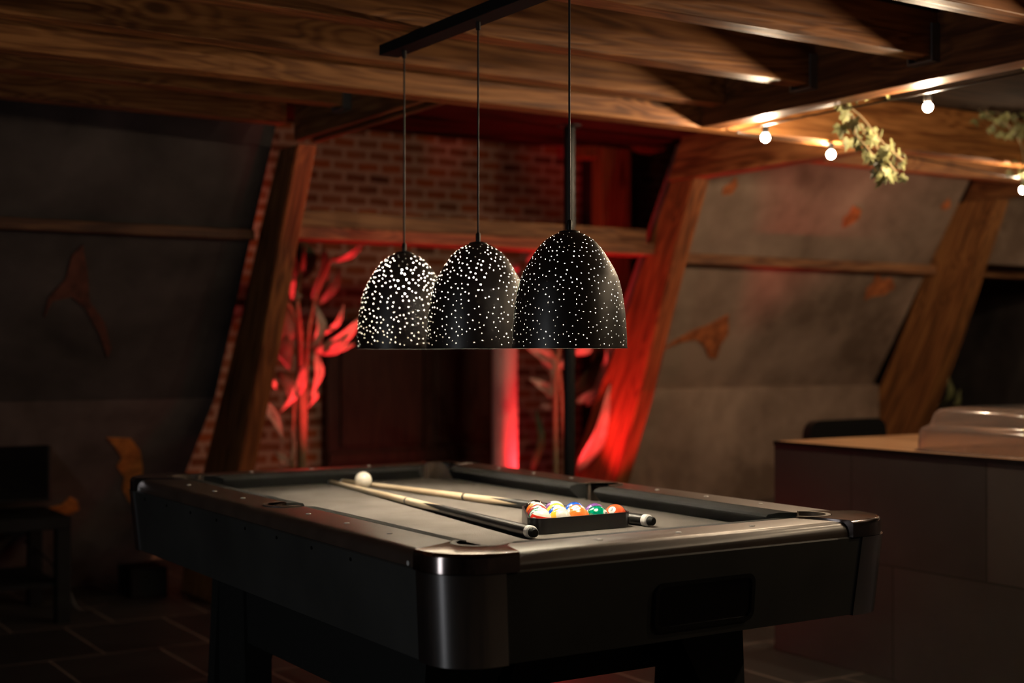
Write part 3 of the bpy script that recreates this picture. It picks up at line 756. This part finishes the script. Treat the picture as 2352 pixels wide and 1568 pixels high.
def shade_mat(name, rad):
    m, nt, b = newmat(name)
    N = nt.nodes.new; L = nt.links.new
    geo = N('ShaderNodeNewGeometry')
    mx = N('ShaderNodeMix'); mx.data_type = 'RGBA'
    L(geo.outputs['Backfacing'], mx.inputs[0]); mx.inputs[6].default_value = (.024, .018, .016, 1); mx.inputs[7].default_value = (.62, .60, .54, 1)
    L(mx.outputs[2], b.inputs['Base Color'])
    b.inputs['Roughness'].default_value = .42; b.inputs['Specular IOR Level'].default_value = .6
    tc = N('ShaderNodeTexCoord'); n = N('ShaderNodeTexNoise'); n.inputs['Scale'].default_value = 28; n.inputs['Detail'].default_value = 1
    L(tc.outputs['Object'], n.inputs['Vector'])
    bp = N('ShaderNodeBump'); bp.inputs['Strength'].default_value = .12; bp.inputs['Distance'].default_value = .006
    L(n.outputs[0], bp.inputs['Height']); L(bp.outputs[0], b.inputs['Normal'])
    at_ = N('ShaderNodeAttribute'); at_.attribute_name = 'hole'
    lt = N('ShaderNodeMath'); lt.operation = 'LESS_THAN'; lt.inputs[1].default_value = rad; L(at_.outputs['Fac'], lt.inputs[0])
    tr = N('ShaderNodeBsdfTransparent'); ms = N('ShaderNodeMixShader')
    L(lt.outputs[0], ms.inputs[0]); L(b.outputs[0], ms.inputs[1]); L(tr.outputs[0], ms.inputs[2])
    L(ms.outputs[0], nt.nodes['Material Output'].inputs['Surface'])
    return m
labels = ('perforated black dome pendant nearest the camera, rightmost of three', 'perforated black dome pendant in the middle of the three', 'perforated black dome pendant farthest away, leftmost of three')
for i, y in enumerate(LY):
    P_ = thing('pendant_lamp', labels[i], 'pendant lamp', (0, y, ZL), .7*i, 'perforated pendant lamps over the table')
    rad = (.00155, .00165, .00175)[i]
    me = shade_mesh(11+i, (720, 700, 680)[i], rad); me.materials.append(shade_mat('black_perforated_metal', rad))
    sh = bpy.data.objects.new('lamp_shade', me); C.objects.link(sh); sh.parent = P_
    obj('shade_rim', lathe(bmesh.new(), [(SR-.0012, 0), (SR+.0010, 0), (SR+.0010, .0028), (SR-.0012, .0028)], 96, close=True), M['black'], sh, smooth=True)
    obj('shade_cap', lathe(bmesh.new(), [(0, SH+.003), (.012, SH+.0025), (.024, SH-.0005), (.026, SH-.006), (0, SH-.006)], 32), M['black'], P_, smooth=True)
    obj('strain_relief', lathe(bmesh.new(), [(.0065, SH), (.0065, SH+.022), (.004, SH+.027)], 16), M['cord'], P_, smooth=True)
    obj('cord', tube(bmesh.new(), [(0, 0, SH+.02), (0, 0, 2.05-ZL)], .0028, 10), M['cord'], P_, smooth=True)
    obj('rail_fitting', lathe(bmesh.new(), [(.004, 2.045-ZL), (.0065, 2.048-ZL), (.0065, 2.0675-ZL)], 16), M['cord'], P_, smooth=True)
    obj('bulb_socket', lathe(bmesh.new(), [(.018, .235), (.018, .274)], 20), M['blackmatte'], P_, smooth=True)
    bm = lathe(bmesh.new(), [(0, .155), (.012, .158), (.022, .168), (.026, .182), (.023, .198), (.015, .215), (.013, .236)], 24)
    obj('bulb', bm, M['shadebulb'], P_, smooth=True)

# ------------------------------------------------------------ string lights
BULBS = [(1.66, .56, 1.985), (1.66, -.205, 1.985), (2.19, .745, 1.985), (3.40, .745, 1.918), (1.66, -.98, 1.99), (1.66, -1.75, 1.99), (1.66, -2.5, 1.99), (4.6, .745, 1.95)]
SL = thing('string_lights', 'warm festoon bulbs strung along the upper right beams', 'string lights')
path = [(1.63, -4.3, 2.033), (1.63, -2.5, 2.03), (1.63, -1.75, 2.03), (1.63, -.98, 2.03), (1.63, -.205, 2.026), (1.63, .56, 2.026), (1.70, .72, 2.024), (2.19, .738, 2.026), (2.8, .738, 2.0), (3.40, .738, 1.97), (4.6, .738, 2.0), (5.5, .738, 2.03)]
obj('cable', tube(bmesh.new(), smoothpath(path, 5), .0035, 8), M['cord'], SL, smooth=True)
for x, y, z in BULBS:
    obj('socket', lathe(bmesh.new(), [(.011, z+.016), (.013, z+.02), (.012, z+.046)], 14, c=(x, y, 0)), M['cord'], SL, smooth=True)
    b_ = obj('bulb', sphere(.0155, 20, 14), M['bulb'], SL, smooth=True, loc=(x, y, z))

# ------------------------------------------------------------ red uplights in the alcove
for (x, y), tgt, e, cone, ep, lab in (((1.30, 1.58), (1.30, 2.0, 1.8), 80, 1.15, 3.2, 'red floor uplight nearest the pool table'),
                                      ((1.70, 2.30), (1.12, 3.12, 1.10), 290, .70, 0, 'red floor uplight aimed at the left plant'),
                                      ((2.08, 2.50), (2.50, 2.30, 1.55), 120, 1.35, 0, 'red floor uplight at the foot of the middle leaning post'),
                                      ((2.40, 3.06), (3.44, 3.86, 2.30), 70, .55, 4.5, 'red floor uplight behind the middle post, aimed at the high red board'),
                                      ((2.52, 3.44), (2.44, 3.64, 1.2), 110, .62, 0, 'red floor uplight at the foot of the round column')):
    up_ = thing('floor_uplight', lab, 'lamp', (x, y, 0), 0, 'red floor uplights')
    obj('housing', lathe(bmesh.new(), [(.06, .0), (.06, .02), (.05, .03), (.05, .16), (.055, .17), (.055, .18), (.048, .18), (.048, .15), (0, .15)], 28), M['black'], up_, smooth=True)
    obj('lens', lathe(bmesh.new(), [(0, .155), (.046, .155), (.046, .165), (0, .168)], 24), M['lens'], up_, smooth=True)
    l = bpy.data.lights.new('red_spot', 'SPOT'); l.energy = e; l.color = (1, .028, .040); l.spot_size = cone; l.spot_blend = .7; l.shadow_soft_size = .04
    o = bpy.data.objects.new('red_spot', l); C.objects.link(o); o.location = (x, y, .20)
    o.rotation_euler = (Vector(tgt)-Vector((x, y, .2))).to_track_quat('-Z', 'Y').to_euler()
    if ep: point('red_lamp', (x, y, .26), ep, (1, .028, .04), .05)

# ------------------------------------------------------------ bar with acrylic cover
BT = thing('bar_counter', 'low slate-tiled bar counter at right with a pale wooden top', 'bar counter')
obj('body', B(1.94, 2.96, -2.6, .81, 0, .816), M['bar_tile'], BT)
obj('countertop', B(1.945, 2.98, -2.62, .805, .8165, .832, .001), M['bar_top'], BT)
obj('edge_strip', B(1.936, 1.945, -2.62, .813, .815, .8325, .001), M['black'], BT)
m, nt, b = newmat('milky_acrylic')
b.inputs['Base Color'].default_value = (.92, .80, .74, 1); b.inputs['Roughness'].default_value = .12
b.inputs['Transmission Weight'].default_value = .92; b.inputs['IOR'].default_value = 1.35; b.inputs['Coat Weight'].default_value = .5
M['acrylic'] = m
cx0, cy0 = 2.42, -.38
bm = bmesh.new(); Ls = []
for z, a, b2, r in ((.0, .452, .562, .10), (.006, .442, .552, .10), (.07, .438, .548, .10), (.082, .432, .542, .10), (.092, .415, .525, .10), (.10, .410, .52, .10), (.135, .402, .512, .10), (.150, .388, .498, .10), (.158, .35, .46, .10), (.161, .20, .30, .10)):
    Ls.append([bm.verts.new((cx0+x, cy0+y, .8325+z)) for x, y in rrect(a, b2, r, 6)])
for p, q in zip(Ls, Ls[1:]):
    for i in range(len(p)): bm.faces.new((p[i], p[(i+1) % len(p)], q[(i+1) % len(p)], q[i]))
bm.faces.new(Ls[-1])
o = obj('display_cover', bm, M['acrylic'], smooth=True)
o.modifiers.new('solid', 'SOLIDIFY').thickness = .004
tag(o, 'clear stepped plastic cover standing on the bar counter', 'plastic cover')

# chair behind the bar
CH = thing('bar_chair', 'black chair with rounded back showing above the far end of the bar', 'chair', (2.80, 1.45, 0), .1)
bm = bmesh.new()
bp_ = [(-.29, .62)] + arc(-.21, .805, .07, PI, PI/2, 6) + arc(.21, .805, .07, PI/2, 0, 6) + [(.29, .62)]
prism(bm, bp_, -.20, -.16, 'y')
obj('backrest', bm, M['black'], CH)
obj('seat', B(-.25, .25, -.20, .24, .43, .48, .012), M['black'], CH)
for sx in (-.21, .21):
    for sy in (-.17, .2):
        obj('leg', tube(bmesh.new(), [(sx, sy, .44), (sx*1.1, sy*1.15, 0)], .014, 8), M['black'], CH)
    obj('back_post', tube(bmesh.new(), [(sx, -.18, .47), (sx, -.18, .66)], .012, 8), M['black'], CH)

# ------------------------------------------------------------ side table and television at the left
ST = thing('side_table', 'black square side table under the television at the left edge', 'table', (-.62, 3.0, 0))
obj('table_top', B(-.34, .345, -.12, .45, .41, .465, .003), M['blackmatte'], ST)
for x in (-.34, .285):
    for y in (-.12, .38): obj('leg', B(x, x+.06, y, y+.06, 0, .409, .002), M['blackmatte'], ST)
obj('shelf', B(-.30, .30, -.10, .42, .16, .18), M['blackmatte'], ST)
TV = thing('television', 'black television standing on the side table, cut by the left edge', 'television', (-.74, 3.02, .466))
obj('housing', B(-.42, .415, 0, .05, .055, .53, .008), M['black'], TV)
obj('screen', B(-.405, .40, -.004, .0, .07, .515), M['screen'], TV)
obj('stand', B(-.15, .15, -.08, .12, 0, .055, .01), M['black'], TV)
tag(obj('power_cable', tube(bmesh.new(), smoothpath([(-.35, 3.44, .30), (-.27, 3.30, .22), (-.21, 3.2, .12), (-.17, 3.15, .006), (-.02, 3.2, .006)], 6), .005, 8), M['cord']), 'thin black cable trailing from the side table to the floor', 'cable')
tag(obj('foot_block', B(.12, .30, 3.30, 3.52, 0, .14, .005), M['blackmatte']), 'dark block on the floor at the foot of the left leaning post', 'block')

# ------------------------------------------------------------ plants
def blade(bm, a, b, wdt, bend=.05, nrm=Vector((-.5, -.8, .2)), fold=.25):
    """broad pointed leaf from a (base) to b (tip)"""
    a = Vector(a); b = Vector(b); d = (b-a); L_ = d.length; d.normalize()
    side = d.cross(nrm).normalized(); nn = side.cross(d).normalized()
    n = 12; rows_ = []
    for i in range(n+1):
        t = i/n; wv = wdt*(math.sin(PI*min(1, t**.75))**.8)*(1-.15*t) + .0015
        c = a+d*L_*t + nn*bend*math.sin(PI*t) + Vector((0, 0, -1))*0
        rows_.append([bm.verts.new(c+side*wv*s - nn*abs(s)*-wv*fold + nn*.006*math.sin(9*t+3*s)) for s in (-1, -.5, 0, .5, 1)])
    fs = []
    for p, q in zip(rows_, rows_[1:]):
        for k in range(4): fs.append(bm.faces.new((p[k], p[k+1], q[k+1], q[k])))
    return bm
def leafobj(parent, u0, v0, u1, v1, wpx, y0, y1=None, mat='bigleaf', bend=.04, nrm=(.25, -.95, -.1)):
    y1 = y0 if y1 is None else y1
    a = ony(u0, v0, y0); b_ = ony(u1, v1, y1)
    D = (a-CAM).dot(FW)
    bm = blade(bmesh.new(), a, b_, wpx/2*D/F_PX, bend, Vector(nrm))
    o = obj('leaf', bm, M[mat], parent, smooth=True)
    md = o.modifiers.new('s', 'SOLIDIFY'); md.thickness = .0015
    return o
def stem(parent, px, y, r0, r1, mat='stem'):
    pts = smoothpath([ony(u, v, y+dy) for u, v, dy in px], 6)
    n = len(pts)
    return obj('stem', tube(bmesh.new(), pts, [r0+(r1-r0)*i/(n-1) for i in range(n)], 10), M[mat], parent, smooth=True)
def pot(parent, x, y, r=.17, h=.3):
    obj('pot', lathe(bmesh.new(), [(0, 0), (r*.72, 0), (r*.95, h-.05), (r, h-.05), (r, h), (r*.9, h), (r*.85, h-.04), (0, h-.04)], 32, c=(x, y, 0)), M['pot'], parent, smooth=True)
Y1 = 3.25
P1 = thing('potted_plant', 'tall red-lit leafy plant left of the pendants, against the brick', 'plant', (0, 0, 0), 0, 'broad-leaved plants in the alcove')
b1 = ony(692, 1090, Y1)
pot(P1, b1.x, b1.y)
zb = .27
def vdown(u, v, y, z):   # pixel row at which height z sits for that column
    for vv in range(int(v), 1800):
        if ony(u, vv, y).z <= z: return vv
    return 1800
vb = vdown(692, 1090, Y1, zb)
stem(P1, [(696, vb, 0), (693, 1075, 0), (690, 900, 0), (688, 780, 0), (682, 690, 0), (690, 620, 0), (700, 560, 0)], Y1, .026, .010)
stem(P1, [(699, vb, .02), (700, 980, 0), (705, 800, -.02), (722, 690, 0), (752, 610, 0), (768, 590, 0)], Y1, .012, .007)
stem(P1, [(690, 770, 0), (672, 715, 0), (655, 690, 0), (632, 676, 0)], Y1, .010, .007)
stem(P1, [(668, vb, -.03), (672, 1000, -.02), (676, 920, 0), (690, 850, 0)], Y1, .010, .008)
for a in ((765, 600, 842, 548, 16, Y1, 3.15), (722, 812, 836, 722, 34, 3.1, 3.0), (722, 800, 724, 694, 30, 3.12, 3.1), (738, 770, 790, 698, 16, 3.15, 3.1), (722, 806, 712, 912, 28, 3.1, 3.05), (735, 812, 802, 772, 20, 3.1, 3.0), (745, 800, 815, 790, 16, 3.12, 3.05),
          (698, 838, 642, 946, 30, 3.2, 3.15), (584, 902, 652, 1020, 26, 3.15, 3.1), (600, 862, 636, 900, 14, 3.2, 3.2), (714, 880, 706, 936, 16, 3.1, 3.1), (648, 1076, 630, 1035, 22, 3.2, 3.2), (640, 610, 672, 690, 26, 3.4, 3.4), (672, 690, 676, 668, 14, 3.2, 3.2),
          (655, 1076, 668, 980, 10, 3.2, 3.2)):
    leafobj(P1, *a)
for a in ((612, 760, 664, 850, 60, 3.5, 3.45), (690, 560, 640, 650, 60, 3.5, 3.4), (716, 690, 744, 560, 34, 3.4, 3.4), (700, 640, 690, 545, 44, 3.45, 3.45), (655, 700, 640, 820, 50, 3.5, 3.5), (730, 700, 780, 610, 26, 3.4, 3.4), (640, 850, 668, 930, 36, 3.5, 3.5)):
    leafobj(P1, *a, mat='darkleaf')
P2 = thing('potted_plant', 'red-lit leafy plant right of the column, partly behind the black pole', 'plant', (0, 0, 0), 0, 'broad-leaved plants in the alcove')
Y2 = 2.8
b2 = ony(1276, 1090, Y2); pot(P2, b2.x, b2.y, .12, .26)
vb = vdown(1276, 1090, Y2, zb)
stem(P2, [(1277, vb, 0), (1277, 1075, 0), (1276, 960, 0), (1278, 860, 0), (1284, 800, 0), (1290, 740, 0)], Y2, .016, .010)
stem(P2, [(1290, vb, .0), (1296, 1040, 0), (1290, 900, 0), (1282, 840, 0), (1262, 800, 0)], Y2, .010, .006)
for a in ((1286, 850, 1196, 785, 34, 2.95, 2.9), (1278, 850, 1312, 775, 34, 2.95, 2.9), (1240, 820, 1268, 890, 20, 2.95, 2.95), (1268, 912, 1216, 868, 30, 3.0, 2.95), (1240, 930, 1264, 936, 14, 2.95, 2.95), (1292, 940, 1296, 830, 14, 3.0, 3.0),
          (1326, 1082, 1402, 882, 62, 2.75, 2.62), (1366, 1080, 1392, 955, 28, 2.85, 2.75), (1322, 925, 1388, 862, 30, 2.95, 2.9), (1320, 812, 1356, 774, 30, 2.9, 2.9), (1395, 850, 1368, 740, 34, 2.8, 2.75), (1420, 840, 1510, 690, 26, 2.6, 2.5), (1384, 1000, 1420, 900, 24, 2.85, 2.8), (1210, 600, 1222, 560, 20, 3.0, 3.0), (1200, 780, 1206, 560, 22, 3.2, 3.2)):
    leafobj(P2, *a)
for a in ((1345, 930, 1420, 838, 26, 2.85, 2.75), (1320, 900, 1380, 800, 60, 3.15, 3.1), (1222, 1080, 1232, 940, 30, 3.2, 3.2)):
    leafobj(P2, *a, mat='darkleaf')
P3 = thing('potted_plant', 'dim green plant in the recess behind the far right post', 'plant')
pot(P3, 4.95, 2.7, .15, .28)
bm = tube(bmesh.new(), smoothpath([(4.95, 2.7, .24), (4.96, 2.68, .6), (4.93, 2.65, .95)], 5), .010, 8)
obj('stem', bm, M['stem'], P3, smooth=True)
for a in ((2150, 935, 2180, 868, 44, 2.6, 2.5), (2140, 930, 2118, 880, 30, 2.62, 2.6), (2165, 935, 2205, 895, 30, 2.6, 2.5)):
    leafobj(P3, *a, mat='leaf')

# ivy garlands hanging from the beams
def ivy_leaf(bm, c, size, rot):
    pts = [(0, -.15), (.30, -.32), (.55, -.05), (.38, .10), (.62, .42), (.26, .38), (0, .95), (-.26, .38), (-.62, .42), (-.38, .10), (-.55, -.05), (-.30, -.32)]
    ctr = bm.verts.new(Vector(c)+rot@Vector((0, .1*size, .10*size)))
    vs = [bm.verts.new(Vector(c)+rot@Vector((x*size, y*size, random.uniform(-.05, .05)*size))) for x, y in pts]
    for i in range(len(vs)): bm.faces.new((ctr, vs[i], vs[(i+1) % len(vs)]))
def garland(stems, nleaf, size, label, seed, spread=.03):
    rnd = random.Random(seed); random.seed(seed)
    G_ = thing('ivy_garland', label, 'ivy', (0, 0, 0), 0, 'artificial ivy hung from the beams')
    bs = bmesh.new(); bl = bmesh.new()
    for st in stems:
        pts = smoothpath(st, 6); tube(bs, pts, .0035, 6)
    for i in range(nleaf):
        st = rnd.choice(stems); pts = smoothpath(st, 6); p = pts[min(len(pts)-1, int(len(pts)*rnd.random()**.6))]
        q = p+Vector((rnd.uniform(-1, 1), rnd.uniform(-1, 1), rnd.uniform(-1, .4)))*spread
        from mathutils import Euler
        rot = Euler((rnd.uniform(.9, 2.3), rnd.uniform(-.6, .6), rnd.uniform(-1.6, .6))).to_matrix() @ Matrix.Rotation(PI+rnd.uniform(-.8, .8), 3, 'Z')
        ivy_leaf(bl, q, size*rnd.uniform(.6, 1.2), rot)
    obj('stem', bs, M['ivystem'], G_, smooth=True)
    o = obj('leaves', bl, M['leaf'], G_)
    o.modifiers.new('s', 'SOLIDIFY').thickness = .0006
g0 = onx(1928, 232, 1.63); g1 = onx(2000, 320, 1.66); g2 = onx(2058, 395, 1.68)
garland([[g0, onx(1965, 275, 1.64), g1, g2], [g0, onx(1975, 265, 1.67), onx(2030, 330, 1.72), onx(2075, 370, 1.74)], [g0, onx(1950, 290, 1.63), onx(2000, 350, 1.62), onx(2040, 410, 1.64)]], 42, .045, 'bunch of pale ivy hanging under the trimmer beam between bulbs', 3, .028)
garland([[onx(1935, 228, 1.62), onx(1990, 217, 1.62), onx(2060, 202, 1.62)], ], 12, .026, 'short run of ivy clinging under the trimmer beam near the second bulb', 5, .012)
garland([[onx(2290, 165, 1.64), onx(2352, 140, 1.64), onx(2420, 125, 1.64)]], 12, .03, 'ivy at the right frame edge on the trimmer beam', 6, .015)
k0 = ony(2262, 225, .70)
garland([[k0, ony(2300, 270, .70), ony(2345, 330, .72), ony(2352, 400, .70)], [ony(2262, 225, .70), ony(2330, 245, .68), ony(2390, 300, .70)], [ony(2240, 215, .72), ony(2270, 262, .7), ony(2320, 290, .7)]], 42, .05, 'dark ivy hanging on the main beam at the right edge', 9, .05)
